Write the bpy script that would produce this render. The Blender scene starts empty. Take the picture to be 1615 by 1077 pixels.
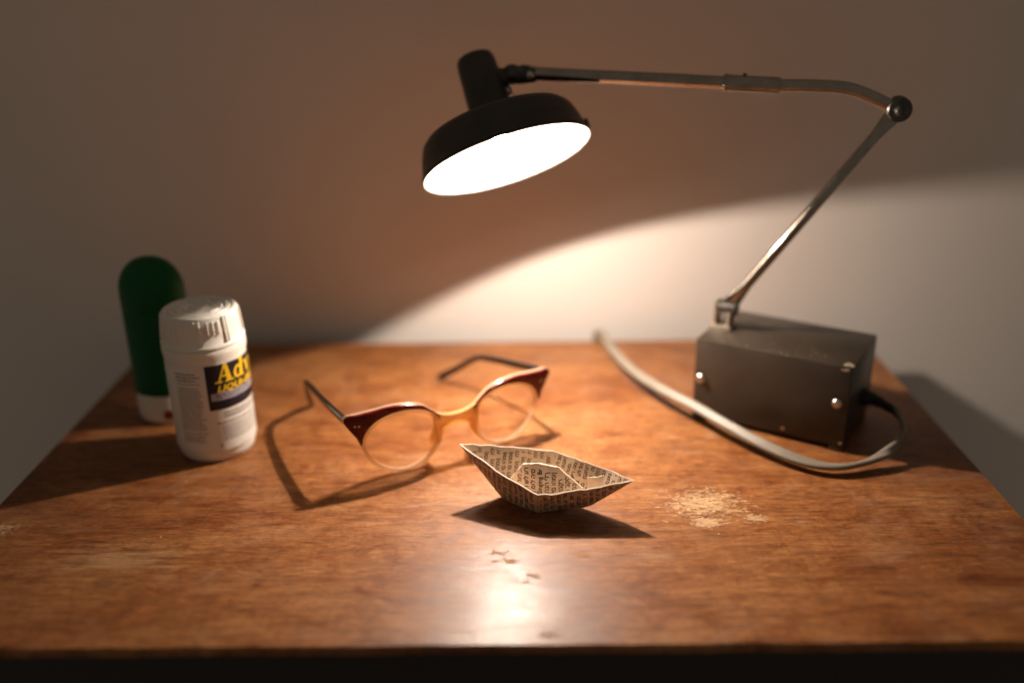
import bpy, bmesh, math, random
from mathutils import Vector, Matrix

random.seed(7)
SC = bpy.context.scene
COL = SC.collection

# ------------------------------------------------------------------ camera
cd = bpy.data.cameras.new("camera")
cam = bpy.data.objects.new("camera", cd)
COL.objects.link(cam)
SC.camera = cam
PITCH, YAW, ROLL, CAM_H = 0.38346, 0.01090, -0.01520, 0.28
fw = Vector((-math.sin(YAW) * math.cos(PITCH), math.cos(YAW) * math.cos(PITCH), -math.sin(PITCH)))
rt = Vector((math.cos(YAW), math.sin(YAW), 0))
up = rt.cross(fw)
rt2 = rt * math.cos(ROLL) + up * math.sin(ROLL)
up2 = up * math.cos(ROLL) - rt * math.sin(ROLL)
cam.matrix_world = Matrix(((rt2.x, up2.x, -fw.x, 0), (rt2.y, up2.y, -fw.y, 0), (rt2.z, up2.z, -fw.z, CAM_H), (0, 0, 0, 1)))
cd.sensor_width = 36.0
cd.lens = 36.0 * 1500 / 1615
cd.clip_start = 0.01
cd.clip_end = 50
cd.dof.use_dof = True
cd.dof.focus_distance = 0.508
cd.dof.aperture_fstop = 1.9
cd.dof.aperture_blades = 0

# ------------------------------------------------------------------ world: faint light of the dark room
w = bpy.data.worlds.new("World")
SC.world = w
w.use_nodes = True
bg = w.node_tree.nodes["Background"]
bg.inputs[0].default_value = (1.0, 0.83, 0.66, 1)
bg.inputs[1].default_value = 0.106

# ------------------------------------------------------------------ exposure and sampling
SC.view_settings.view_transform = 'Standard'
SC.view_settings.look = 'None'
SC.view_settings.exposure = 0.0
SC.view_settings.gamma = 1.0
SC.render.engine = 'CYCLES'
SC.cycles.use_denoising = True
SC.cycles.max_bounces = 8
SC.cycles.diffuse_bounces = 4
SC.cycles.transparent_max_bounces = 16
SC.cycles.sample_clamp_indirect = 6.0
SC.cycles.caustics_reflective = False
SC.cycles.caustics_refractive = False
SC.cycles.blur_glossy = 0.5

BULB_STRENGTH = 8800.0          # the lamp's own bulb is the only lamp in the picture
BULB_COLOUR = (1.0, 0.86, 0.73)

# ------------------------------------------------------------------ materials
def mat(name, base=(0.5, 0.5, 0.5), rough=0.5, metal=0.0, spec=0.5, coat=0.0, coat_rough=0.1, trans=0.0, ior=1.45, sss=0.0,
        var=0.0, var_scale=40.0, bump=0.0, bump_scale=300.0, rough_var=0.0):
    m = bpy.data.materials.new(name)
    m.use_nodes = True
    nt = m.node_tree
    b = nt.nodes["Principled BSDF"]
    b.inputs["Base Color"].default_value = (*base, 1)
    b.inputs["Roughness"].default_value = rough
    b.inputs["Metallic"].default_value = metal
    b.inputs["Specular IOR Level"].default_value = spec
    b.inputs["Coat Weight"].default_value = coat
    b.inputs["Coat Roughness"].default_value = coat_rough
    b.inputs["Transmission Weight"].default_value = trans
    b.inputs["IOR"].default_value = ior
    if sss:
        b.inputs["Subsurface Weight"].default_value = sss
        b.inputs["Subsurface Radius"].default_value = (1, 0.8, 0.6)
        b.inputs["Subsurface Scale"].default_value = 0.002
    tc = nt.nodes.new("ShaderNodeTexCoord")
    if var:
        n = nt.nodes.new("ShaderNodeTexNoise")
        n.inputs["Scale"].default_value = var_scale
        n.inputs["Detail"].default_value = 6
        nt.links.new(tc.outputs["Object"], n.inputs["Vector"])
        r = nt.nodes.new("ShaderNodeValToRGB")
        r.color_ramp.elements[0].position = 0.3
        r.color_ramp.elements[1].position = 0.7
        r.color_ramp.elements[0].color = (*[c * (1 - var) for c in base], 1)
        r.color_ramp.elements[1].color = (*[min(1, c * (1 + var)) for c in base], 1)
        nt.links.new(n.outputs["Fac"], r.inputs["Fac"])
        nt.links.new(r.outputs["Color"], b.inputs["Base Color"])
        if rough_var:
            mr = nt.nodes.new("ShaderNodeMapRange")
            mr.inputs["To Min"].default_value = max(0.02, rough - rough_var)
            mr.inputs["To Max"].default_value = rough + rough_var
            nt.links.new(n.outputs["Fac"], mr.inputs["Value"])
            nt.links.new(mr.outputs["Result"], b.inputs["Roughness"])
    if bump:
        n2 = nt.nodes.new("ShaderNodeTexNoise")
        n2.inputs["Scale"].default_value = bump_scale
        n2.inputs["Detail"].default_value = 4
        nt.links.new(tc.outputs["Object"], n2.inputs["Vector"])
        bp = nt.nodes.new("ShaderNodeBump")
        bp.inputs["Strength"].default_value = bump
        bp.inputs["Distance"].default_value = 0.0005
        nt.links.new(n2.outputs["Fac"], bp.inputs["Height"])
        nt.links.new(bp.outputs["Normal"], b.inputs["Normal"])
    return m


def clear_mat(name, tint, gloss=0.06, rough=0.03):
    """thin clear sheet: lets light straight through, with a weak mirror reflection"""
    m = bpy.data.materials.new(name)
    m.use_nodes = True
    nt = m.node_tree
    nt.nodes.remove(nt.nodes["Principled BSDF"])
    out = nt.nodes["Material Output"]
    t = nt.nodes.new("ShaderNodeBsdfTransparent")
    t.inputs[0].default_value = (*tint, 1)
    g = nt.nodes.new("ShaderNodeBsdfGlossy")
    g.inputs["Roughness"].default_value = rough
    lw = nt.nodes.new("ShaderNodeLayerWeight")
    lw.inputs["Blend"].default_value = 0.25
    mul = nt.nodes.new("ShaderNodeMath")
    mul.operation = 'MULTIPLY_ADD'
    mul.inputs[1].default_value = 0.5
    mul.inputs[2].default_value = gloss
    nt.links.new(lw.outputs["Fresnel"], mul.inputs[0])
    mx = nt.nodes.new("ShaderNodeMixShader")
    nt.links.new(mul.outputs[0], mx.inputs[0])
    nt.links.new(t.outputs[0], mx.inputs[1])
    nt.links.new(g.outputs[0], mx.inputs[2])
    nt.links.new(mx.outputs[0], out.inputs[0])
    return m


def amber_mat(name, tint, base, fac):
    """translucent plastic: part see-through, part glossy body colour"""
    m = bpy.data.materials.new(name)
    m.use_nodes = True
    nt = m.node_tree
    b = nt.nodes["Principled BSDF"]
    b.inputs["Base Color"].default_value = (*base, 1)
    b.inputs["Roughness"].default_value = 0.12
    out = nt.nodes["Material Output"]
    t = nt.nodes.new("ShaderNodeBsdfTransparent")
    t.inputs[0].default_value = (*tint, 1)
    mx = nt.nodes.new("ShaderNodeMixShader")
    mx.inputs[0].default_value = fac
    nt.links.new(t.outputs[0], mx.inputs[1])
    nt.links.new(b.outputs[0], mx.inputs[2])
    nt.links.new(mx.outputs[0], out.inputs[0])
    return m


def emit_mat(name, col, strength):
    m = bpy.data.materials.new(name)
    m.use_nodes = True
    nt = m.node_tree
    nt.nodes.remove(nt.nodes["Principled BSDF"])
    e = nt.nodes.new("ShaderNodeEmission")
    e.inputs[0].default_value = (*col, 1)
    e.inputs[1].default_value = strength
    nt.links.new(e.outputs[0], nt.nodes["Material Output"].inputs[0])
    return m


def wood_material():
    m = bpy.data.materials.new("worn_veneer")
    m.use_nodes = True
    nt = m.node_tree
    N, LK = nt.nodes.new, nt.links.new
    b = nt.nodes["Principled BSDF"]
    tc = N("ShaderNodeTexCoord")

    def noise(scale, detail=5, rough=0.55, dist=0.0, loc=(0, 0, 0)):
        mp = N("ShaderNodeMapping")
        mp.inputs["Scale"].default_value = scale
        mp.inputs["Location"].default_value = loc
        LK(tc.outputs["Object"], mp.inputs["Vector"])
        n = N("ShaderNodeTexNoise")
        n.inputs["Scale"].default_value = 1.0
        n.inputs["Detail"].default_value = detail
        n.inputs["Roughness"].default_value = rough
        n.inputs["Distortion"].default_value = dist
        LK(mp.outputs[0], n.inputs["Vector"])
        return n.outputs["Fac"]

    def ramp(fac, stops):
        r = N("ShaderNodeValToRGB")
        e = r.color_ramp.elements
        while len(e) < len(stops):
            e.new(0.5)
        for el, (p, c) in zip(e, stops):
            el.position = p
            el.color = (*c, 1) if not isinstance(c, float) else (c, c, c, 1)
        LK(fac, r.inputs[0])
        return r.outputs[0]

    def mix(fac, a, c, mode='MIX'):
        x = N("ShaderNodeMix")
        x.data_type = 'RGBA'
        x.blend_type = mode
        for sock, v in ((x.inputs[0], fac), (x.inputs[6], a), (x.inputs[7], c)):
            if isinstance(v, (int, float)):
                sock.default_value = v
            elif isinstance(v, tuple):
                sock.default_value = (*v, 1)
            else:
                LK(v, sock)
        return x.outputs[2]

    def math_(op, a, c=0.0):
        x = N("ShaderNodeMath")
        x.operation = op
        for sock, v in ((x.inputs[0], a), (x.inputs[1], c)):
            if isinstance(v, (int, float)):
                sock.default_value = v
            else:
                LK(v, sock)
        return x.outputs[0]

    def blob(cx, cy, rx, ry):
        """1 in the middle of an ellipse on the table, falling to 0 at its edge"""
        mp = N("ShaderNodeMapping")
        mp.inputs["Location"].default_value = (-cx / rx, -cy / ry, 0)
        mp.inputs["Scale"].default_value = (1 / rx, 1 / ry, 0)
        LK(tc.outputs["Object"], mp.inputs["Vector"])
        ln = N("ShaderNodeVectorMath")
        ln.operation = 'LENGTH'
        LK(mp.outputs[0], ln.inputs[0])
        mr = N("ShaderNodeMapRange")
        mr.inputs["From Min"].default_value = 0.0
        mr.inputs["From Max"].default_value = 1.0
        mr.inputs["To Min"].default_value = 1.0
        mr.inputs["To Max"].default_value = 0.0
        LK(ln.outputs["Value"], mr.inputs["Value"])
        return mr.outputs["Result"]

    broad = noise((6, 15, 1), 7, 0.66, 1.2)
    streak = noise((26, 260, 1), 6, 0.68, 0.3)
    fine = noise((110, 1500, 1), 4, 0.7)
    pores = noise((120, 1300, 1), 3, 0.75, 0.2, (3, 1, 0))
    mott = noise((34, 60, 1), 7, 0.72, 1.1, (1, 7, 0))
    cross = noise((85, 30, 1), 6, 0.7, 2.2, (4, 2, 0))
    c = ramp(broad, [(0.30, (0.195, 0.063, 0.018)), (0.5, (0.300, 0.118, 0.037)), (0.70, (0.385, 0.176, 0.063))])
    c = mix(0.6, c, ramp(streak, [(0.33, (0.42, 0.36, 0.32)), (0.55, (1.0, 1.0, 1.0)), (0.8, (1.25, 1.2, 1.15))]), 'MULTIPLY')
    c = mix(0.75, c, ramp(mott, [(0.36, (0.58, 0.40, 0.32)), (0.52, (1.0, 1.0, 1.0)), (0.75, (1.18, 1.15, 1.1))]), 'MULTIPLY')
    c = mix(0.32, c, ramp(cross, [(0.38, (0.58, 0.46, 0.40)), (0.5, (1.0, 1.0, 1.0))]), 'MULTIPLY')
    c = mix(0.9, c, ramp(fine, [(0.36, (0.5, 0.44, 0.42)), (0.6, (1.08, 1.08, 1.08))]), 'MULTIPLY')
    c = mix(ramp(pores, [(0.33, 0.9), (0.39, 0.0)]), c, (0.045, 0.018, 0.008))
    # grey bloom of old polish
    haze_n = noise((22, 40, 1), 6, 0.7, 1.0, (9, 3, 0))
    c = mix(ramp(haze_n, [(0.52, 0.0), (0.75, 0.28)]), c, (0.36, 0.24, 0.16))

    # worn places where the veneer has flaked off, each with a ragged edge
    chip = noise((230, 480, 1), 8, 0.78, 0.8, (2, 2, 0))
    worn = None
    for cx, cy, rx, ry, cut in ((0.100, 0.4525, 0.056, 0.040, 0.80), (0.124, 0.437, 0.018, 0.010, 0.76), (0.098, 0.434, 0.016, 0.012, 0.66), (-0.283, 0.433, 0.03, 0.016, 0.80)):
        v = math_('ADD', blob(cx, cy, rx, ry), math_('MULTIPLY', math_('SUBTRACT', chip, 0.5), 2.6))
        v = ramp(v, [(cut - 0.10, 0.0), (cut + 0.06, 1.0)])
        worn = v if worn is None else math_('MAXIMUM', worn, v)
    strip_col = ramp(noise((140, 700, 1), 5, 0.7), [(0.3, (0.36, 0.20, 0.09)), (0.55, (0.62, 0.43, 0.23)), (0.75, (0.72, 0.55, 0.34))])
    c = mix(math_('MULTIPLY', worn, 0.7), c, strip_col)
    # faint scuffs at the front left
    sc = math_('ADD', blob(-0.205, 0.405, 0.075, 0.030), math_('MULTIPLY', math_('SUBTRACT', streak, 0.5), 1.8))
    sc = ramp(math_('ADD', sc, math_('MULTIPLY', math_('SUBTRACT', chip, 0.5), 0.9)), [(0.5, 0.0), (0.95, 0.26)])
    c = mix(sc, c, (0.50, 0.36, 0.20))
    # small dark nicks in the polish near the front
    nick = None
    for cx, cy, rx, ry in ((-0.008, 0.4005, 0.016, 0.006), (-0.0135, 0.408, 0.012, 0.007), (0.004, 0.388, 0.010, 0.005), (0.001, 0.383, 0.006, 0.004), (0.03, 0.405, 0.014, 0.006),
                           (0.088, 0.47, 0.01, 0.004), (0.01, 0.344, 0.018, 0.005)):
        v = math_('ADD', blob(cx, cy, rx, ry), math_('MULTIPLY', math_('SUBTRACT', chip, 0.5), 3.6))
        v = ramp(v, [(0.80, 0.0), (0.90, 1.0)])
        nick = v if nick is None else math_('MAXIMUM', nick, v)
    c = mix(math_('MULTIPLY', nick, 0.7), c, (0.30, 0.15, 0.065))
    # sparse pale dust specks
    vor = N("ShaderNodeTexVoronoi")
    vor.inputs["Scale"].default_value = 75
    LK(tc.outputs["Object"], vor.inputs["Vector"])
    spk = ramp(vor.outputs["Distance"], [(0.030, 1.0), (0.05, 0.0)])
    spk = math_('MULTIPLY', spk, ramp(noise((30, 30, 1), 2), [(0.55, 0.0), (0.6, 1.0)]))
    c = mix(math_('MULTIPLY', spk, 0.6), c, (0.6, 0.5, 0.4))
    LK(c, b.inputs["Base Color"])

    rgh = N("ShaderNodeMapRange")
    rgh.inputs["From Min"].default_value = 0.3
    rgh.inputs["From Max"].default_value = 0.7
    rgh.inputs["To Min"].default_value = 0.34
    rgh.inputs["To Max"].default_value = 0.52
    LK(mott, rgh.inputs["Value"])
    flat = math_('MAXIMUM', worn, nick)
    LK(math_('MAXIMUM', rgh.outputs["Result"], math_('MULTIPLY', flat, 0.85)), b.inputs["Roughness"])
    b.inputs["Specular IOR Level"].default_value = 0.2
    LK(math_('MULTIPLY', math_('SUBTRACT', 1.0, flat), ramp(haze_n, [(0.3, 0.10), (0.7, 0.04)])), b.inputs["Coat Weight"])
    b.inputs["Coat Roughness"].default_value = 0.115

    h = math_('ADD', math_('MULTIPLY', fine, 0.35), math_('MULTIPLY', streak, 0.5))
    h = math_('ADD', h, math_('MULTIPLY', mott, 0.5))
    h = math_('SUBTRACT', h, math_('MULTIPLY', nick, 1.2))
    h = math_('ADD', h, math_('MULTIPLY', math_('MULTIPLY', worn, chip), 1.5))
    bp = N("ShaderNodeBump")
    bp.inputs["Strength"].default_value = 0.35
    bp.inputs["Distance"].default_value = 0.0006
    LK(h, bp.inputs["Height"])
    LK(bp.outputs[0], b.inputs["Normal"])
    LK(bp.outputs[0], b.inputs["Coat Normal"])
    return m


M = {}
M['wood'] = wood_material()
M['body_wood'] = mat("shade_toned_cabinet_wood", (0.012, 0.007, 0.005), 0.5, var=0.3, var_scale=20)  # near black: shade on the unlit table front is put into this colour
M['wall'] = mat("painted_wall", (0.79, 0.705, 0.64), 0.9, spec=0.2, var=0.035, var_scale=5, bump=0.35, bump_scale=160)
M['black_paint'] = mat("black_enamel", (0.042, 0.035, 0.029), 0.42, var=0.25, var_scale=60, rough_var=0.12, bump=0.05)
M['liner'] = mat("white_enamel", (0.55, 0.53, 0.50), 0.5)
M['chrome'] = mat("dull_chrome", (0.38, 0.335, 0.285), 0.09, metal=1.0, var=0.14, var_scale=160, rough_var=0.08, bump=0.08, bump_scale=220)
M['dark_steel'] = mat("dark_steel", (0.10, 0.092, 0.082), 0.35, metal=0.9, var=0.3, var_scale=200, rough_var=0.12)
M['box_paint'] = mat("grey_box_paint", (0.034, 0.025, 0.0175), 0.38, var=0.25, var_scale=45, rough_var=0.12, bump=0.1, bump_scale=500)
M['bare'] = mat("worn_bare_metal", (0.32, 0.25, 0.17), 0.6, metal=0.3, var=0.4, var_scale=600, bump=0.4, bump_scale=900)
M['brass'] = mat("bracket_metal", (0.50, 0.42, 0.33), 0.35, metal=0.7, var=0.2, var_scale=150)
M['screw'] = mat("screw_metal", (0.70, 0.62, 0.54), 0.28, metal=1.0)
M['rubber'] = mat("black_rubber", (0.012, 0.012, 0.012), 0.55)
M['cord'] = mat("grey_cord", (0.20, 0.165, 0.125), 0.5, var=0.08, var_scale=90)
M['glass_bulb'] = clear_mat("bulb_glass", (0.98, 0.98, 0.98), 0.02)
M['filament'] = emit_mat("hot_filament", BULB_COLOUR, BULB_STRENGTH)
M['lens'] = clear_mat("spectacle_lens", (0.97, 0.955, 0.93), 0.03)
M['brow'] = mat("dark_red_acetate", (0.10, 0.007, 0.006), 0.2, spec=0.35, var=0.3, var_scale=150)
M['clear'] = amber_mat("clear_acetate", (0.97, 0.88, 0.74), (0.88, 0.68, 0.48), 0.34)
M['amber'] = amber_mat("amber_acetate", (1.0, 0.85, 0.58), (0.90, 0.62, 0.30), 0.40)
M['temple'] = mat("dark_acetate", (0.014, 0.010, 0.009), 0.22, coat=0.4)
M['white_plastic'] = mat("white_plastic", (0.80, 0.76, 0.68), 0.38, sss=0.15, var=0.03, var_scale=30)
M['label'] = mat("label_paper", (0.80, 0.76, 0.70), 0.35)
M['navy'] = mat("navy_ink", (0.006, 0.010, 0.020), 0.3)
M['yellow'] = mat("yellow_ink", (0.85, 0.52, 0.015), 0.35)
M['lilac'] = mat("pale_grey_ink", (0.44, 0.41, 0.45), 0.35)
M['grey_ink'] = mat("grey_ink", (0.20, 0.18, 0.165), 0.5)
M['red_ink'] = mat("red_ink", (0.22, 0.03, 0.02), 0.4)
M['green'] = mat("green_plastic", (0.002, 0.085, 0.020), 0.42, spec=0.25)
M['paper'] = mat("old_book_paper", (0.62, 0.475, 0.35), 0.85, spec=0.2, var=0.12, var_scale=70, bump=0.25, bump_scale=700)
M['paper_edge'] = mat("cut_paper_edge", (0.74, 0.64, 0.52), 0.85, spec=0.2)
M['ink'] = mat("book_ink", (0.035, 0.022, 0.016), 0.8)

# ------------------------------------------------------------------ mesh helpers
def obj(name, bm, m, parent=None, smooth=30):
    me = bpy.data.meshes.new(name)
    bm.normal_update()
    bm.to_mesh(me)
    bm.free()
    me.materials.append(m)
    if smooth:
        me.shade_smooth()
        me.set_sharp_from_angle(angle=math.radians(smooth))
    o = bpy.data.objects.new(name, me)
    COL.objects.link(o)
    if parent:
        o.parent = parent
        o.matrix_parent_inverse = root_inverse(parent)
    return o


def root_inverse(p):
    # parts are modelled where they stand, so only the thing's own Empty is offset
    return Matrix.Translation(-p.location) if p.parent is None else Matrix.Identity(4)


def thing(name, label, cat, loc):
    o = bpy.data.objects.new(name, None)
    COL.objects.link(o)
    o.location = loc
    o.empty_display_size = 0.01
    o["label"] = label
    o["category"] = cat
    return o


def frame_of(axis):
    a = Vector(axis).normalized()
    h = Vector((0, 0, 1)) if abs(a.z) < 0.9 else Vector((1, 0, 0))
    x = h.cross(a).normalized()
    return a, x, a.cross(x)


def add_lathe(bm, prof, origin, axis, seg=48, sx=1.0, sy=1.0):
    """prof: (radius, distance along axis); radius 0 closes the end"""
    a, x, y = frame_of(axis)
    if abs(Vector(axis).normalized().z) > 0.9999:
        x, y = Vector((1, 0, 0)), Vector((0, 1, 0)) * (1 if axis[2] > 0 else -1)
    o = Vector(origin)
    rows = []
    for r, s in prof:
        if r < 1e-7:
            rows.append([bm.verts.new(o + a * s)])
        else:
            rows.append([bm.verts.new(o + a * s + x * (r * sx * math.cos(2 * math.pi * k / seg)) + y * (r * sy * math.sin(2 * math.pi * k / seg))) for k in range(seg)])
    for A, B in zip(rows, rows[1:]):
        for k in range(seg):
            k2 = (k + 1) % seg
            if len(A) == 1 and len(B) == 1:
                continue
            if len(A) == 1:
                bm.faces.new((A[0], B[k2], B[k]))
            elif len(B) == 1:
                bm.faces.new((A[k], A[k2], B[0]))
            else:
                bm.faces.new((A[k], A[k2], B[k2], B[k]))
    bmesh.ops.recalc_face_normals(bm, faces=bm.faces[:])


def lathe(prof, origin, axis, seg=48, sx=1.0, sy=1.0):
    bm = bmesh.new()
    add_lathe(bm, prof, origin, axis, seg, sx, sy)
    return bm


def add_box(bm, c, ax, ay, az, bevel=0.0):
    c, ax, ay, az = Vector(c), Vector(ax), Vector(ay), Vector(az)
    b2 = bmesh.new()
    v = [b2.verts.new(c + ax * i + ay * j + az * k) for i in (-1, 1) for j in (-1, 1) for k in (-1, 1)]
    for f in ((0, 1, 3, 2), (4, 6, 7, 5), (0, 4, 5, 1), (2, 3, 7, 6), (0, 2, 6, 4), (1, 5, 7, 3)):
        b2.faces.new([v[i] for i in f])
    bmesh.ops.recalc_face_normals(b2, faces=b2.faces[:])
    if bevel:
        bmesh.ops.bevel(b2, geom=b2.edges[:], offset=bevel, segments=2, affect='EDGES', profile=0.5)
    t = bpy.data.meshes.new("t")
    b2.to_mesh(t)
    b2.free()
    bm.from_mesh(t)
    bpy.data.meshes.remove(t)


def catmull(pts, n=10):
    P = [Vector(p) for p in pts]
    P = [P[0] * 2 - P[1]] + P + [P[-1] * 2 - P[-2]]
    out = []
    for i in range(1, len(P) - 2):
        a, b, c, d = P[i - 1], P[i], P[i + 1], P[i + 2]
        for k in range(n):
            t = k / n
            out.append(0.5 * (2 * b + (c - a) * t + (2 * a - 5 * b + 4 * c - d) * t * t + (3 * b - 3 * c + d - a) * t ** 3))
    out.append(P[-2])
    return out


def sweep(bm, path, section, ups=None, close=True):
    """section(i, t) -> list of 2-D points (side, up) for path station i"""
    n = len(path)
    prev = None
    rings = []
    for i, p in enumerate(path):
        tg = (path[min(i + 1, n - 1)] - path[max(i - 1, 0)]).normalized()
        u = Vector(ups[i]) if ups else (prev if prev else (Vector((0, 0, 1)) if abs(tg.z) < 0.9 else Vector((0, 1, 0))))
        u = (u - tg * u.dot(tg)).normalized()
        prev = u
        s = tg.cross(u)
        rings.append([bm.verts.new(p + s * a + u * b) for a, b in section(i, i / max(1, n - 1))])
    for A, B in zip(rings, rings[1:]):
        m = len(A)
        for k in range(m):
            bm.faces.new((A[k], A[(k + 1) % m], B[(k + 1) % m], B[k]))
    if close:
        bm.faces.new(rings[0][::-1])
        bm.faces.new(rings[-1])
    bmesh.ops.recalc_face_normals(bm, faces=bm.faces[:])
    return rings


def circle(r, n=16, ry=None):
    ry = r if ry is None else ry
    return [(r * math.cos(2 * math.pi * k / n), ry * math.sin(2 * math.pi * k / n)) for k in range(n)]


def tube(pts, r, n=16, smooth=8):
    bm = bmesh.new()
    path = catmull(pts, smooth) if smooth and len(pts) > 2 else [Vector(p) for p in pts]
    if callable(r):
        sweep(bm, path, lambda i, t: circle(r(t), n))
    else:
        sweep(bm, path, lambda i, t: circle(r, n))
    return bm


def text_tris(body, size=1.0, bold=0.0, res=2):
    """triangles of a line of lettering, in the plane, origin at its left baseline"""
    cu = bpy.data.curves.new("t", 'FONT')
    cu.body = body
    cu.size = size
    cu.offset = bold
    cu.resolution_u = res
    o = bpy.data.objects.new("t", cu)
    COL.objects.link(o)
    dg = bpy.context.evaluated_depsgraph_get()
    dg.update()
    me = bpy.data.meshes.new_from_object(o.evaluated_get(dg))
    me.calc_loop_triangles()
    vs = [v.co.xy.copy() for v in me.vertices]
    tr = [tuple(vs[i] for i in t.vertices) for t in me.loop_triangles]
    bpy.data.objects.remove(o)
    bpy.data.curves.remove(cu)
    bpy.data.meshes.remove(me)
    return tr


# ================================================================== THE SETTING: wall
bm = bmesh.new()
WY = 0.722
vs = [bm.verts.new(p) for p in ((-1.6, WY, -0.75), (1.6, WY, -0.75), (1.6, WY, 1.3), (-1.6, WY, 1.3))]
bm.faces.new(vs)
wall = obj("wall", bm, M['wall'], smooth=0)
wall["kind"] = "structure"

# ================================================================== TABLE
TX0, TX1, TY0, TY1, TT = -0.2946, 0.2665, 0.3348, 0.6952, 0.005
table = thing("bedside_table", "worn reddish brown wooden bedside table against the wall", "table", (0, 0.51, -0.45))
bm = bmesh.new()
NX = 120
prof = [(TY0 + 0.004, -TT), (TY0 + 0.001, -TT + 0.002), (TY0, -TT + 0.0025), (TY0, -0.0022), (TY0 + 0.0008, -0.0014), (TY0 + 0.003, 0.0), (TY0 + 0.012, 0.0),
        (TY1 - 0.010, 0.0), (TY1 - 0.002, 0.0), (TY1, -0.0015), (TY1, -TT)]
rows = []
rj = random.Random(3)
jit = [0.0]
for i in range(NX):
    jit.append(jit[-1] * 0.75 + rj.uniform(-0.00022, 0.00022))
for i in range(NX + 1):
    x = TX0 + (TX1 - TX0) * i / NX
    rows.append([bm.verts.new((x, y + (jit[i] if y < TY0 + 0.006 else 0), z)) for y, z in prof])
for A, B in zip(rows, rows[1:]):
    for k in range(len(prof)):
        k2 = (k + 1) % len(prof)
        bm.faces.new((A[k], B[k], B[k2], A[k2]))
bm.faces.new(rows[0])
bm.faces.new(rows[-1][::-1])
bmesh.ops.recalc_face_normals(bm, faces=bm.faces[:])
ed = [e for e in bm.edges if len(e.link_faces) == 2 and e.verts[0].co.z > -1e-6 and e.verts[1].co.z > -1e-6
      and (abs(e.verts[0].co.x - TX0) < 1e-6 and abs(e.verts[1].co.x - TX0) < 1e-6 or abs(e.verts[0].co.x - TX1) < 1e-6 and abs(e.verts[1].co.x - TX1) < 1e-6)]
bmesh.ops.bevel(bm, geom=ed, offset=0.0014, segments=2, affect='EDGES')
obj("tabletop", bm, M['wood'], table)
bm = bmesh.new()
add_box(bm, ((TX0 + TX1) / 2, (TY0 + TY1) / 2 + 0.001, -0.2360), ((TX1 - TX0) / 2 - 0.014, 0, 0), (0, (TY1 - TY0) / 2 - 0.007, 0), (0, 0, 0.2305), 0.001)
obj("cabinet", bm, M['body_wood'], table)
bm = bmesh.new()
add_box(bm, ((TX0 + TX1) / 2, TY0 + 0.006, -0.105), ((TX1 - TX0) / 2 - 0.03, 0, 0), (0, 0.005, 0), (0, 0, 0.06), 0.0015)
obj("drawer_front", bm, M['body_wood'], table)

# ================================================================== DESK LAMP
LAMP_N = Vector((0.290, -0.432, -0.854)).normalized()      # the way the shade looks: down, forward and a little right
BULB = Vector((-0.0114, 0.5797, 0.1776))
OPEN = BULB + LAMP_N * 0.0134                                # middle of the shade's mouth
UPA = -LAMP_N
FRX = Vector((0.1926, 0.5078, 0))                              # its right front corner
ANG = math.radians(31.6)
D1 = Vector((-math.cos(ANG), math.sin(ANG), 0))     # along the box's long side, to the left
D2 = Vector((math.sin(ANG), math.cos(ANG), 0))      # along its short side, to the back
BL_, BW_, BH_ = 0.0965, 0.0625, 0.0555
box_c = FRX + D1 * BL_ / 2 + D2 * BW_ / 2
lamp = thing("desk_lamp", "black desk lamp switched on, jointed metal arm on a grey box base with grey cord", "lamp", box_c)

# --- base box: sheet metal cover on small feet
bm = bmesh.new()
FOOT = 0.0035
add_box(bm, box_c + Vector((0, 0, FOOT + (BH_ - FOOT) / 2)), D1 * BL_ / 2, D2 * BW_ / 2, Vector((0, 0, (BH_ - FOOT) / 2)), 0.0008)
base = obj("base_box", bm, M['box_paint'], lamp)
for i in (-1, 1):
    for j in (-1, 1):
        bm = bmesh.new()
        add_box(bm, box_c + D1 * (i * (BL_ / 2 - 0.0045)) + D2 * (j * (BW_ / 2 - 0.0035)) + Vector((0, 0, FOOT / 2 + 0.0002)), D1 * 0.004, D2 * 0.003, Vector((0, 0, FOOT / 2 - 0.0002)), 0.0003)
        obj("foot", bm, M['box_paint'], base)
fn = -D2                                                        # outward normal of the long front side
def on_front(a, z, out=0.0):
    return FRX + D1 * a + fn * out + Vector((0, 0, z))
for a, z in ((0.0066, 0.0318), (0.0918, 0.0290)):
    bm = lathe([(0.0036, -0.0004), (0.0036, 0.0002), (0.0030, 0.0003)], on_front(a, z), fn, 20)
    obj("screw_washer", bm, M['dark_steel'], base)
    bm = lathe([(0.0030, 0.0001), (0.0029, 0.0010), (0.0022, 0.0019), (0.0011, 0.0023), (0.00095, 0.0012), (0, 0.0011)], on_front(a, z), fn, 24)
    obj("screw", bm, M['screw'], base)
bm = lathe([(0.0012, -0.0003), (0.0011, 0.0004), (0, 0.0006)], on_front(0.037, 0.0075), fn, 14)
obj("rivet", bm, M['screw'], base)
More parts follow.
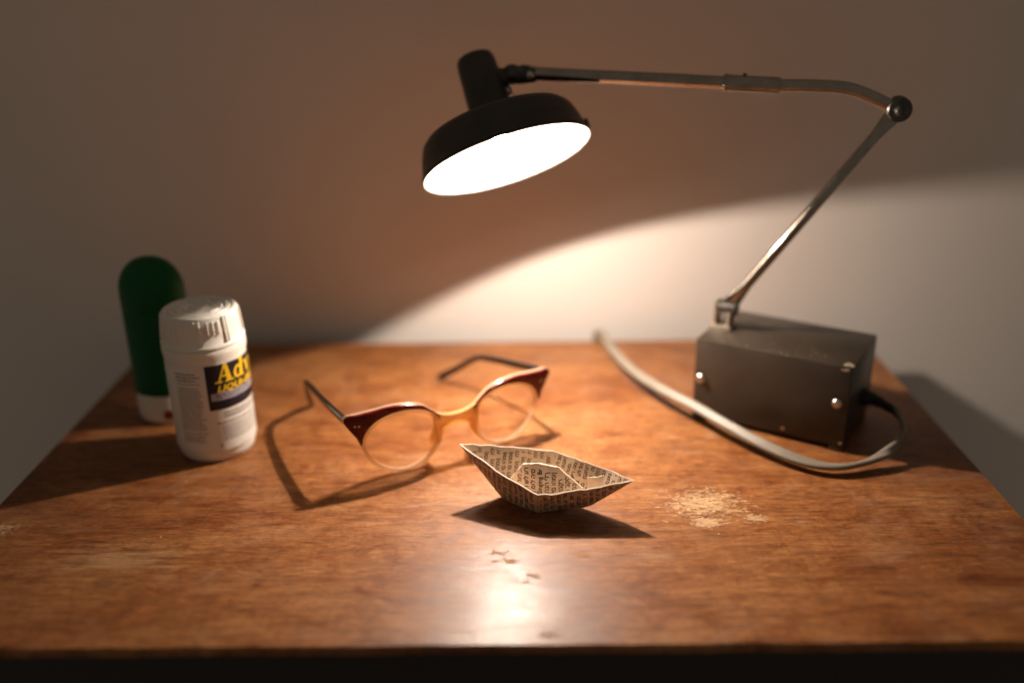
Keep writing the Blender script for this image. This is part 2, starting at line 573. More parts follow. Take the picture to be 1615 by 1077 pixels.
# chipped paint at the corner and specks on the lid
rr = random.Random(11)
def flake(c, rx, ry, nrm, n=11):
    a, x, y = frame_of(nrm)
    bm = bmesh.new()
    ring = []
    for k in range(n):
        t = 2 * math.pi * k / n
        q = rr.uniform(0.55, 1.15)
        ring.append(bm.verts.new(c + x * (rx * q * math.cos(t)) + y * (ry * q * math.sin(t)) + a * 0.00012))
    m0 = bm.verts.new(c + a * 0.00025)
    for k in range(n):
        bm.faces.new((ring[k], ring[(k + 1) % n], m0))
    return bm
Zt = Vector((0, 0, 1))
obj("chipped_paint", flake(FRX + D1 * 0.0035 + D2 * 0.0045 + Zt * BH_, 0.0042, 0.0032, Zt), M['bare'], base, 0)
obj("chipped_paint", flake(on_front(0.0035, BH_ - 0.0016), 0.0030, 0.0011, fn), M['bare'], base, 0)
obj("chipped_paint", flake(on_front(0.0018, 0.003 + FOOT), 0.0014, 0.0010, fn), M['bare'], base, 0)
for k in range(26):
    a, b_ = rr.gauss(0.028, 0.012), rr.gauss(0.016, 0.006)
    if not (0.004 < a < 0.095 and 0.003 < b_ < 0.05):
        continue
    s = rr.uniform(0.0003, 0.0009)
    obj("paint_speck", flake(FRX + D1 * a + D2 * b_ + Zt * BH_, s, s * 0.7, Zt, 6), M['bare'], base, 0)
for k in range(7):
    s = rr.uniform(0.0003, 0.0008)
    obj("paint_speck", flake(FRX + D1 * rr.uniform(0.03, 0.095) + D2 * rr.uniform(0.0008, 0.004) + Zt * BH_, s * 2, s * 0.7, Zt, 6), M['bare'], base, 0)

# --- bracket on the lid and the two arms
BR0 = Vector((0.1312, 0.5780, BH_))
JB = Vector((0.1325, 0.5762, 0.0695))                           # lower hinge
ELB = Vector((0.2156, 0.5513, 0.1972))                          # elbow
NJ = Vector((0.0030, 0.5955, 0.2149))                           # joint beside the shade's socket
arm_lo = (ELB - JB).normalized()
arm_up = (NJ - ELB).normalized()
hinge = arm_lo.cross(arm_up).normalized()
if hinge.y > 0:
    hinge = -hinge                                              # points to the viewer
bs = D1
bm = bmesh.new()
add_box(bm, BR0 + Zt * 0.0012, D1 * 0.0068, D2 * 0.0062, Zt * 0.0012, 0.0005)
add_box(bm, BR0 + D1 * 0.0045 + Zt * 0.0095, D1 * 0.0011, D2 * 0.0052, Zt * 0.0085, 0.0005)
add_box(bm, BR0 - D1 * 0.0045 + Zt * 0.0075, D1 * 0.0011, D2 * 0.0052, Zt * 0.0065, 0.0005)
obj("bracket", bm, M['brass'], lamp)
bm = lathe([(0, -0.0068), (0.0042, -0.0066), (0.0046, -0.006), (0.0046, 0.006), (0.0042, 0.0066), (0, 0.0068)], JB, D1, 24)
obj("hinge_pin", bm, M['dark_steel'], lamp)

def arm_frame(tg):
    s = (hinge - tg * hinge.dot(tg)).normalized()
    return s
# lower arm: round tube flattened into lugs at both ends
L0, L1 = JB - arm_lo * 0.002, ELB + arm_lo * 0.002
path = [L0.lerp(L1, t) for t in (0, 0.03, 0.06, 0.085, 0.11, 0.14, 0.5, 0.86, 0.89, 0.92, 0.95, 0.98, 1.0)]
def lo_sec(i, t):
    e = min(i, 12 - i)
    wd = (0.0040, 0.0050, 0.0048, 0.0043, 0.0037, 0.0032, 0.0032)[e]
    th = (0.0016, 0.0018, 0.0020, 0.0024, 0.0029, 0.0032, 0.0032)[e]
    return circle(wd, 20, th)
bm = bmesh.new()
sweep(bm, path, lo_sec, [arm_frame(arm_lo)] * len(path))
obj("lower_arm", bm, M['chrome'], lamp)
# upper arm: bent tube on the elbow side, sleeve, thinner tube to the head
bend = ELB + arm_up * 0.0125 + Zt * 0.0042
b2_ = ELB + arm_up * 0.028 + Zt * 0.0085
UP_END = NJ - arm_up * 0.004
sl0 = ELB.lerp(NJ, 0.305) + Zt * 0.0066
sl1 = ELB.lerp(NJ, 0.455) + Zt * 0.0054
path = catmull([ELB, ELB + arm_up * 0.005 + Zt * 0.0012, bend, b2_, ELB + arm_up * 0.045 + Zt * 0.0085, sl0 + arm_up * 0.004], 7)
def up_sec(i, t):
    k = max(0.0, 1 - t / 0.28)
    return circle(0.0036 + 0.0032 * k, 20, 0.0036 - 0.0015 * k)
bm = bmesh.new()
ups = []
for i, p in enumerate(path):
    tg = (path[min(i + 1, len(path) - 1)] - path[max(i - 1, 0)]).normalized()
    ups.append(arm_frame(tg))
sweep(bm, path, up_sec, ups)
obj("upper_arm_tube", bm, M['chrome'], lamp)
bm = bmesh.new()
sweep(bm, [sl0.lerp(sl1, t) for t in (0, 0.01, 0.02, 0.9, 0.93, 0.96, 1.0)],
      lambda i, t: circle((0.0042, 0.0048, 0.0048, 0.0047, 0.0052, 0.0052, 0.0042)[i], 20))
obj("arm_sleeve", bm, M['chrome'], lamp)
a, x_, y_ = frame_of(arm_up)
bm = lathe([(0.0011, 0), (0.0011, 0.0012), (0, 0.0015)], sl0.lerp(sl1, 0.62) + Zt * 0.0045, Zt, 12)
obj("sleeve_button", bm, M['dark_steel'], lamp)
bm = bmesh.new()
path = [sl1 - arm_up * 0.003] + [sl1.lerp(UP_END, t) for t in (0.2, 0.6, 0.9)] + [UP_END]
sweep(bm, path, lambda i, t: circle(0.0038 + 0.0004 * t, 20))
obj("front_arm_tube", bm, M['chrome'], lamp)
# elbow knuckle: two dark discs with a bright edge and a cap nut
bm = bmesh.new()
add_lathe(bm, [(0, -0.0052), (0.0062, -0.0050), (0.0068, -0.0042), (0.0068, -0.0022), (0.0054, -0.0018), (0.0054, 0.0018), (0.0066, 0.0022), (0.0068, 0.0038), (0.0060, 0.0046), (0.0036, 0.0050), (0, 0.0052)], ELB, hinge, 40)
knk = obj("elbow_joint", bm, M['dark_steel'], lamp)
bm = lathe([(0.0069, 0.0016), (0.0071, 0.0019), (0.0069, 0.0022), (0.0064, 0.0022)], ELB, hinge, 40)
obj("edge_ring", bm, M['chrome'], knk)
bm = lathe([(0.0030, 0.0044), (0.0029, 0.0064), (0.0018, 0.0074), (0, 0.0076)], ELB, hinge, 20)
obj("cap_nut", bm, M['black_paint'], knk)

# --- head: shade, white lining, socket, bulb
shade_prof = [(0.0522, 0.0000), (0.0529, 0.0004), (0.0529, 0.0022), (0.0520, 0.0030), (0.0505, 0.0100), (0.0482, 0.0170), (0.0468, 0.0200), (0.0440, 0.0228), (0.0400, 0.0241),
              (0.0280, 0.0252), (0.0150, 0.0258), (0.0, 0.0259)]
bm = bmesh.new()
add_lathe(bm, shade_prof, OPEN, UPA, 96)
shade = obj("shade", bm, M['black_paint'], lamp, 40)
liner_prof = [(0.0523, -0.0001), (0.0513, 0.0004), (0.0509, 0.0030), (0.0492, 0.0100), (0.0470, 0.0165), (0.0452, 0.0198), (0.0425, 0.0218), (0.0385, 0.0229), (0.0280, 0.0240), (0.0, 0.0246)]
bm = bmesh.new()
add_lathe(bm, liner_prof, OPEN, UPA, 96)
obj("white_lining", bm, M['liner'], shade, 40)
a, sx_, sy_ = frame_of(UPA)
# small clip on the right rim of the shade
rd = (Vector((1, 0, 0)) - UPA * UPA.x).normalized()
bm = bmesh.new()
add_box(bm, OPEN + rd * 0.0522 + UPA * 0.0065, rd * 0.0016, UPA * 0.0032, UPA.cross(rd) * 0.0035, 0.0006)
obj("rim_clip", bm, M['black_paint'], shade)
sock_prof = [(0.0150, 0.0250), (0.0140, 0.0268), (0.0134, 0.0290), (0.0130, 0.0420), (0.0120, 0.0625), (0.0116, 0.0655), (0.0104, 0.0674), (0.0080, 0.0683), (0, 0.0686)]
bm = lathe(sock_prof, OPEN, UPA, 48)
socket = obj("lamp_socket", bm, M['black_paint'], lamp, 40)
bulb_prof = [(0.0062, 0.0240), (0.0068, 0.0215), (0.0095, 0.0185), (0.0122, 0.0140), (0.0130, 0.0090), (0.0118, 0.0035), (0.0085, -0.0010), (0.0045, -0.0033), (0, -0.0040)]
bm = lathe(bulb_prof, OPEN, UPA, 32)
bulb = obj("bulb", bm, M['glass_bulb'], lamp, 60)
bm = bmesh.new()
bmesh.ops.create_uvsphere(bm, u_segments=12, v_segments=8, radius=0.0039, matrix=Matrix.Translation(BULB) @ LAMP_N.to_track_quat('Z', 'Y').to_matrix().to_4x4() @ Matrix.Diagonal((1.12, 1.12, 0.5, 1)))
obj("filament", bm, M['filament'], bulb, 60)
# joint between socket and arm
SJ = OPEN + UPA * 0.0505
side = (NJ - SJ).normalized()
bm = bmesh.new()
add_lathe(bm, [(0.0062, 0.0085), (0.0066, 0.0118), (0.0058, 0.0150), (0.0040, 0.0175), (0, 0.0180)], SJ, side, 24)
obj("swivel_stub", bm, M['black_paint'], socket, 40)
bm = bmesh.new()
bmesh.ops.create_uvsphere(bm, u_segments=24, v_segments=14, radius=0.0062, matrix=Matrix.Translation(SJ.lerp(NJ, 0.72) + Zt * 0.0008))
obj("swivel_ball", bm, M['dark_steel'], lamp, 60)
dn = (UP_END - NJ)
fk0 = SJ.lerp(NJ, 0.80)
bm = bmesh.new()
for sgn in (-1, 1):
    off = hinge * (0.0042 * sgn)
    pth = [fk0 + off, fk0.lerp(UP_END, 0.5) + off * 1.05, UP_END + off * 0.7 - arm_up * 0.004]
    sweep(bm, pth, lambda i, t: circle((0.0046, 0.0050, 0.0040)[i], 14, 0.0010), [hinge] * 3)
obj("swivel_fork", bm, M['dark_steel'], lamp, 40)
bm = lathe([(0.0024, 0.0), (0.0024, 0.0012), (0.0016, 0.0022), (0, 0.0026)], UP_END - arm_up * 0.001 + hinge * 0.0046, hinge, 18)
obj("fork_screw", bm, M['screw'], lamp)
bm = lathe([(0.0022, -0.002), (0.0024, 0.0), (0.0022, 0.0034), (0, 0.004)], SJ.lerp(NJ, 0.62) - Zt * 0.0068 + hinge * 0.002, Vector((0.4, -0.5, -0.6)), 16)
obj("wing_screw", bm, M['screw'], lamp)
sp = [OPEN + UPA * s + side * r for s, r in ((0.0425, 0.0140), (0.0385, 0.0165), (0.0340, 0.0150), (0.0290, 0.0170), (0.0262, 0.0185))]
obj("thin_wire", tube(sp, 0.0005, 8, 6), M['screw'], lamp)

# --- cord: flat three-strand flex, leaving the right side of the box and running over the back of the table
gr = FRX + D2 * 0.0420 + Zt * 0.0205
on = -D1
bm = lathe([(0.0058, -0.001), (0.0058, 0.0016), (0.0046, 0.0026), (0.0040, 0.0034), (0.0030, 0.0036), (0, 0.0036)], gr, on, 24)
obj("grommet", bm, M['rubber'], base)
cp = [(gr + on * 0.003), (gr + on * 0.009 + Vector((0, -0.001, -0.0005))), Vector((0.2292, 0.5235, 0.0180)), Vector((0.2277, 0.5080, 0.0140)), Vector((0.2165, 0.4958, 0.0088)), Vector((0.1995, 0.4875, 0.0052)),
      Vector((0.1812, 0.4832, 0.0048)), Vector((0.1641, 0.4876, 0.0060)), Vector((0.1454, 0.5019, 0.0085)), Vector((0.1271, 0.5236, 0.0112)), Vector((0.1098, 0.5485, 0.0130)),
      Vector((0.0914, 0.5765, 0.0130)), Vector((0.0781, 0.6069, 0.0118)), Vector((0.0690, 0.6440, 0.0100)), Vector((0.0628, 0.6800, 0.0090)), Vector((0.0605, 0.6960, 0.0070)),
      Vector((0.0600, 0.7015, -0.006)), Vector((0.0600, 0.7020, -0.04)), Vector((0.0605, 0.7020, -0.2)), Vector((0.061, 0.7020, -0.42))]
path = catmull(cp, 8)
n_rel = 8 * 2 + 2
def flex(i, t):
    k = len(path) - 1
    q = i / k
    pts = []
    R, G = 0.0017, 0.0016 * min(1.0, 0.25 + i / 26.0)
    for c0, a0, a1 in ((-G, 75, 285), (G, -105, 105)):
        for s in range(9):
            an = math.radians(a0 + (a1 - a0) * s / 8)
            pts.append((c0 + R * math.cos(an), R * math.sin(an)))
    return pts
def cord_up(i):
    s = i / 8.0
    keys = ((0, (0.5, -0.5, 0.5)), (3, (0.9, -0.3, 0.1)), (4.3, (0.6, 0.2, 0.45)), (5.3, (0.0, 0.5, 0.77)), (6.6, (-0.2, -0.1, 1.0)), (8, (-0.3, -0.7, 0.65)), (10, (-0.2, -0.6, 0.7)), (13, (-0.3, -0.35, 0.9)), (15, (0, 0.3, 1.0)), (16, (0, 1, 0.2)), (20, (0, 1, 0)))
    for (a0, v0), (a1, v1) in zip(keys, keys[1:]):
        if a0 <= s <= a1:
            return Vector(v0).lerp(Vector(v1), (s - a0) / (a1 - a0))
    return Vector((0, 1, 0))
ups = [cord_up(i) for i in range(len(path))]
bm = bmesh.new()
sweep(bm, path[n_rel - 4:], flex, ups[n_rel - 4:])
cord = obj("power_cord", bm, M['cord'], lamp, 50)
bm = bmesh.new()
rp = path[:n_rel]
sweep(bm, rp, lambda i, t: circle((0.0053 if i % 4 < 2 else 0.0046) * (1 - 0.62 * t), 14))
obj("strain_relief", bm, M['rubber'], cord, 40)

# ================================================================== WHITE PILL BOTTLE
PB = Vector((-0.1897, 0.5255, 0))
pill = thing("pill_bottle", "white plastic pill bottle with a navy and yellow label, in front of the green bottle", "bottle", PB)
Z = Vector((0, 0, 1))
body_prof = [(0, 0.0012), (0.0187, 0.0010), (0.0204, 0.0002), (0.0218, 0.0004), (0.0229, 0.0020), (0.0236, 0.0048), (0.0240, 0.0080), (0.0242, 0.0120), (0.0245, 0.0640), (0.0249, 0.0665), (0.0252, 0.0690), (0.0252, 0.0705), (0.0246, 0.0722), (0.0230, 0.0728)]
body_prof = [(r * 0.965, z) for r, z in body_prof]
body = obj("bottle_body", lathe(body_prof, PB, Z, 96), M['white_plastic'], pill, 45)
cap_prof = [(0.0230, 0.0722), (0.0250, 0.0728), (0.0252, 0.0738), (0.0248, 0.0748), (0.0243, 0.0752), (0.0238, 0.0800), (0.0231, 0.0860), (0.0225, 0.0908), (0.0220, 0.0918), (0.0212, 0.0922), (0.0200, 0.0922), (0.0195, 0.0912),
            (0.0188, 0.0911), (0.0182, 0.0922), (0.0160, 0.0923), (0.0153, 0.0911), (0.0146, 0.0910), (0.0140, 0.0921), (0.0075, 0.0922), (0.0068, 0.0917), (0.0060, 0.0922), (0, 0.0922)]
cap_prof = [(r * 0.965, z) for r, z in cap_prof]
cap = obj("cap", lathe(cap_prof, PB, Z, 96), M['white_plastic'], pill, 45)
TH0 = math.atan2(-PB.y, -PB.x)                                  # the side turned to the camera
def cap_r(z):
    for (r0, z0), (r1, z1) in zip(cap_prof[4:9], cap_prof[5:10]):
        if z0 <= z <= z1:
            return r0 + (r1 - r0) * (z - z0) / (z1 - z0)
    return 0.0217
def cyl(r, th, z):
    return PB + Vector((r * math.cos(th), r * math.sin(th), z))
def rib(deg, z0, z1, wd, out, name="grip_rib"):
    th = TH0 + math.radians(deg)
    t = Vector((-math.sin(th), math.cos(th), 0))
    n = Vector((math.cos(th), math.sin(th), 0))
    a0, a1 = cyl(cap_r(z0), th, z0), cyl(cap_r(z1), th, z1)
    bm = bmesh.new()
    add_box(bm, (a0 + a1) / 2, t * wd, n * out, (a1 - a0) / 2, min(wd, out) * 0.45)
    obj(name, bm, M['white_plastic'], cap)
for d_, z0, z1 in ((-12, 0.0815, 0.0905), (-5, 0.083, 0.0905), (7, 0.082, 0.089), (15, 0.0815, 0.0893), (23, 0.0815, 0.089)):
    rib(d_, z0, z1, 0.00045, 0.0009)
for d_ in (33, 38):
    rib(d_, 0.0757, 0.0912, 0.0006, 0.0010)
for d_ in range(75, 330, 9):
    rib(d_, 0.077, 0.0905, 0.0004, 0.0007)
# raised marks moulded into the top of the cap
rm = random.Random(5)
for k in range(9):
    a0 = k * 0.7 + rm.uniform(-0.2, 0.2)
    r0 = rm.choice((0.0095, 0.0115, 0.0125))
    pts = [PB + Vector((r0 * math.cos(a0 + j * 0.16) + rm.uniform(-0.0006, 0.0006), r0 * math.sin(a0 + j * 0.16), 0.0922)) for j in range(4)]
    obj("moulded_mark", tube(pts, 0.0007, 8, 4), M['white_plastic'], cap)
for k in range(3):
    a0 = k * 2.1 + 0.6
    pts = [PB + Vector((0.004 * math.cos(a0 + j * 0.6), 0.004 * math.sin(a0 + j * 0.6), 0.0923)) for j in range(4)]
    obj("moulded_mark", tube(pts, 0.0008, 8, 4), M['white_plastic'], cap)

LR = 0.02375
def wrap(bm, quads, out):
    """quads: (arc metres from the camera-facing line, height) corners -> on the bottle's wall"""
    for q in quads:
        bm.faces.new([bm.verts.new(cyl(LR + out, TH0 + u / LR, z)) for u, z in q])
def grid_patch(u0, u1, z0, z1, n=24, slope=0.0):
    out = []
    for k in range(n):
        a, b = u0 + (u1 - u0) * k / n, u0 + (u1 - u0) * (k + 1) / n
        out.append(((a, z0 + slope * a), (b, z0 + slope * b), (b, z1 + slope * b), (a, z1 + slope * a)))
    return out
def stroke(a, b, c, d, n=3):
    out = []
    L = lambda p, q, t: (p[0] + (q[0] - p[0]) * t, p[1] + (q[1] - p[1]) * t)
    for i in range(n):
        for j in range(n):
            P_ = lambda s, t: L(L(a, b, s), L(d, c, s), t)
            out.append((P_(i / n, j / n), P_((i + 1) / n, j / n), P_((i + 1) / n, (j + 1) / n), P_(i / n, (j + 1) / n)))
    return out
bm = bmesh.new()
wrap(bm, grid_patch(-0.0345, 0.055, 0.0085, 0.0635, 60), 0.00012)
bmesh.ops.remove_doubles(bm, verts=bm.verts[:], dist=1e-6)
lab = obj("label_sheet", bm, M['label'], pill)
lab["label"] = "white printed label with navy panel and yellow lettering"
bm = bmesh.new()
wrap(bm, grid_patch(-0.0022, 0.050, 0.0352, 0.0634, 40), 0.00025)
bmesh.ops.remove_doubles(bm, verts=bm.verts[:], dist=1e-6)
obj("navy_panel", bm, M['navy'], lab)
bm = bmesh.new()
wrap(bm, grid_patch(-0.0004, 0.048, 0.0412, 0.0458, 40), 0.00038)
bmesh.ops.remove_doubles(bm, verts=bm.verts[:], dist=1e-6)
obj("pale_stripe", bm, M['lilac'], lab)
# big yellow name: slab-serif A d v i l, drawn stroke by stroke (unit = cap height)
def ring(cx, cy, ro, ri, sx=1.0, n=20, a0=0, a1=360):
    out = []
    for k in range(n):
        p, q = math.radians(a0 + (a1 - a0) * k / n), math.radians(a0 + (a1 - a0) * (k + 1) / n)
        out.append(((cx + ri * 0.62 * sx * math.cos(p), cy + ri * math.sin(p)), (cx + ro * sx * math.cos(p), cy + ro * math.sin(p)),
                    (cx + ro * sx * math.cos(q), cy + ro * math.sin(q)), (cx + ri * 0.62 * sx * math.cos(q), cy + ri * math.sin(q))))
    return out
name_quads = []
def letter(qs, x0):
    for q in qs:
        name_quads.append(tuple((x + x0 + 0.10 * y, y) for x, y in q))
A_ = stroke((0.10, 0), (0.21, 0), (0.50, 1.0), (0.40, 1.0), 4) + stroke((0.60, 0), (0.90, 0), (0.58, 1.0), (0.40, 1.0), 4) + stroke((0.26, 0.28), (0.68, 0.28), (0.66, 0.38), (0.29, 0.38), 3) \
    + stroke((-0.03, -0.03), (0.36, -0.03), (0.36, 0.07), (-0.03, 0.07), 3) + stroke((0.5, -0.03), (1.02, -0.03), (1.02, 0.07), (0.5, 0.07), 3)
d_l = ring(0.28, 0.33, 0.36, 0.24, 0.82) + stroke((0.42, 0), (0.66, 0), (0.66, 1.02), (0.42, 1.02), 4) + stroke((0.30, 0.93), (0.5, 0.93), (0.5, 1.03), (0.30, 1.03), 2) + stroke((0.5, -0.03), (0.78, -0.03), (0.78, 0.07), (0.5, 0.07), 2)
v_l = stroke((0.28, 0), (0.44, 0), (0.28, 0.66), (0.04, 0.66), 3) + stroke((0.34, 0), (0.42, 0), (0.66, 0.66), (0.56, 0.66), 3) + stroke((-0.04, 0.60), (0.36, 0.60), (0.36, 0.69), (-0.04, 0.69), 2) + stroke((0.46, 0.60), (0.76, 0.60), (0.76, 0.69), (0.46, 0.69), 2)
i_l = stroke((0.10, 0), (0.33, 0), (0.33, 0.66), (0.10, 0.66), 3) + stroke((-0.02, -0.03), (0.44, -0.03), (0.44, 0.07), (-0.02, 0.07), 2) + ring(0.22, 0.86, 0.13, 0.0, 1.0, 10)
l_l = stroke((0.10, 0), (0.33, 0), (0.33, 1.02), (0.10, 1.02), 3) + stroke((-0.02, -0.03), (0.44, -0.03), (0.44, 0.07), (-0.02, 0.07), 2)
for qs, x0 in ((A_, 0.0), (d_l, 1.02), (v_l, 1.82), (i_l, 2.55), (l_l, 3.02)):
    letter(qs, x0)
bm = bmesh.new()
CAPH = 0.0112
wrap(bm, [tuple((0.0032 + x * CAPH, 0.0522 + y * CAPH) for x, y in q) for q in name_quads], 0.00042)
obj("yellow_name", bm, M['yellow'], lab, 0)
bm = bmesh.new()
for tri in text_tris("LIQUI-GELS", 0.0054, 0.00022):
    wrap(bm, [tuple((0.0034 + x * 1.2 + 0.28 * y, 0.0465 + y) for x, y in tri)], 0.00044)
obj("yellow_subtitle", bm, M['yellow'], lab, 0)
# print too small to read: rows of word-length marks
def small_print(u0, u1, z_top, rows_, pitch, hgt, seed, indent=0.0):
    r_ = random.Random(seed)
    qs = []
    for k in range(rows_):
        u = u0 + indent * r_.random()
        end = u1 - r_.random() * (u1 - u0) * 0.18
        z = z_top - k * pitch
        while u < end:
            wl = r_.uniform(0.0007, 0.0028)
            e = min(u + wl, end)
            qs += [((u, z), (e, z), (e, z + hgt), (u, z + hgt))]
            u = e + 0.0005
    return qs
bm = bmesh.new()
wrap(bm, small_print(-0.0205, -0.0055, 0.0585, 3, 0.0020, 0.0008, 1), 0.0003)
wrap(bm, grid_patch(-0.0205, -0.0055, 0.0525, 0.0529, 10), 0.0003)
wrap(bm, small_print(-0.0205, -0.0045, 0.0495, 17, 0.00165, 0.0006, 2), 0.0003)
wrap(bm, grid_patch(-0.0205, -0.0045, 0.0205, 0.0209, 10), 0.0003)
wrap(bm, small_print(-0.0205, -0.0050, 0.0184, 3, 0.0017, 0.0006, 3), 0.0003)
wrap(bm, small_print(0.0055, 0.036, 0.0320, 2, 0.0022, 0.0011, 4), 0.0003)
wrap(bm, small_print(0.0010, 0.036, 0.0262, 1, 0.0018, 0.0008, 5), 0.0003)
wrap(bm, small_print(0.0035, 0.036, 0.0240, 6, 0.00175, 0.0006, 6), 0.0003)
obj("small_print", bm, M['grey_ink'], lab, 0)
bm = bmesh.new()
wrap(bm, small_print(0.0025, 0.036, 0.0440, 1, 0.0018, 0.0009, 7), 0.00048)
wrap(bm, small_print(0.0025, 0.036, 0.0424, 1, 0.0018, 0.0007, 8), 0.00048)
obj("stripe_print", bm, M['navy'], lab, 0)
bm = bmesh.new()
wrap(bm, [((0.0012, 0.0112), (0.0024, 0.0112), (0.0024, 0.0124), (0.0012, 0.0124))], 0.0004)
obj("brown_dot", bm, M['grey_ink'], lab, 0)

# ================================================================== GREEN BOTTLE
GB = Vector((-0.2335, 0.5690, 0))
gbot = thing("green_bottle", "dark green round-topped plastic bottle with a white foot, behind the white pill bottle", "bottle", GB)
SX, SY = 0.0206, 0.0150
foot_prof = [(0, 0.0006), (0.86, 0.0003), (0.95, 0.0014), (0.985, 0.0040), (0.995, 0.0100), (0.992, 0.0205)]
obj("white_foot", lathe([(r, z) for r, z in foot_prof], GB, Z, 64, SX, SY), M['white_plastic'], gbot, 45)
gp = [(0.985, 0.0203), (1.0, 0.0207), (1.003, 0.0240), (1.0, 0.0660), (0.998, 0.0760), (0.985, 0.0764), (0.985, 0.0768), (0.998, 0.0772), (0.995, 0.0860)]
for k in range(1, 13):
    t = math.pi / 2 * k / 12
    gp.append((0.995 * math.cos(t) ** 0.92 if k < 12 else 0.0, 0.0880 + 0.0225 * math.sin(t)))
obj("green_shell", lathe(gp, GB, Z, 64, SX, SY), M['green'], gbot, 45)
bm = bmesh.new()
for k in range(8):
    t0, t1 = math.radians(-88 + k * 5), math.radians(-88 + (k + 1) * 5)
    f = lambda t, z: GB + Vector((SX * 1.004 * math.cos(t), SY * 1.004 * math.sin(t), z))
    bm.faces.new([bm.verts.new(p) for p in (f(t0, 0.0045), f(t1, 0.0045), f(t1, 0.0095 + 0.0012 * math.sin(k)), f(t0, 0.0095 + 0.0012 * math.sin(k)))])
obj("red_mark", bm, M['red_ink'], gbot, 0)

# ================================================================== SPECTACLES
GC = Vector((-0.0392, 0.5080, 0.0))
GA = math.radians(30)
GX = Vector((math.cos(GA), math.sin(GA), 0))
GN = Vector((-math.sin(GA), math.cos(GA), 0))                   # to the back
TILT = math.radians(2)
GZ = (Z * math.cos(TILT) + GN * math.sin(TILT) * 0.3).normalized()
specs = thing("spectacles", "cat-eye spectacles with dark red brows and clear amber rims, open on the table", "glasses", GC)

def gpt(x, z, d=0.0):
    """glasses space: x across, z up, d back; the front bows a little"""
    return GC + GX * x + GZ * z + GN * (d + 0.09 * x * x / 0.067)
def closed_curve(pts, n=8):
    P_ = [Vector((p[0], p[1], 0)) for p in pts]
    m = len(P_)
    out = []
    for i in range(m):
        a, b, c, d = P_[i - 1], P_[i], P_[(i + 1) % m], P_[(i + 2) % m]
        for k in range(n):
            t = k / n
            out.append(0.5 * (2 * b + (c - a) * t + (2 * a - 5 * b + 4 * c - d) * t * t + (3 * b - 3 * c + d - a) * t ** 3))
    return out
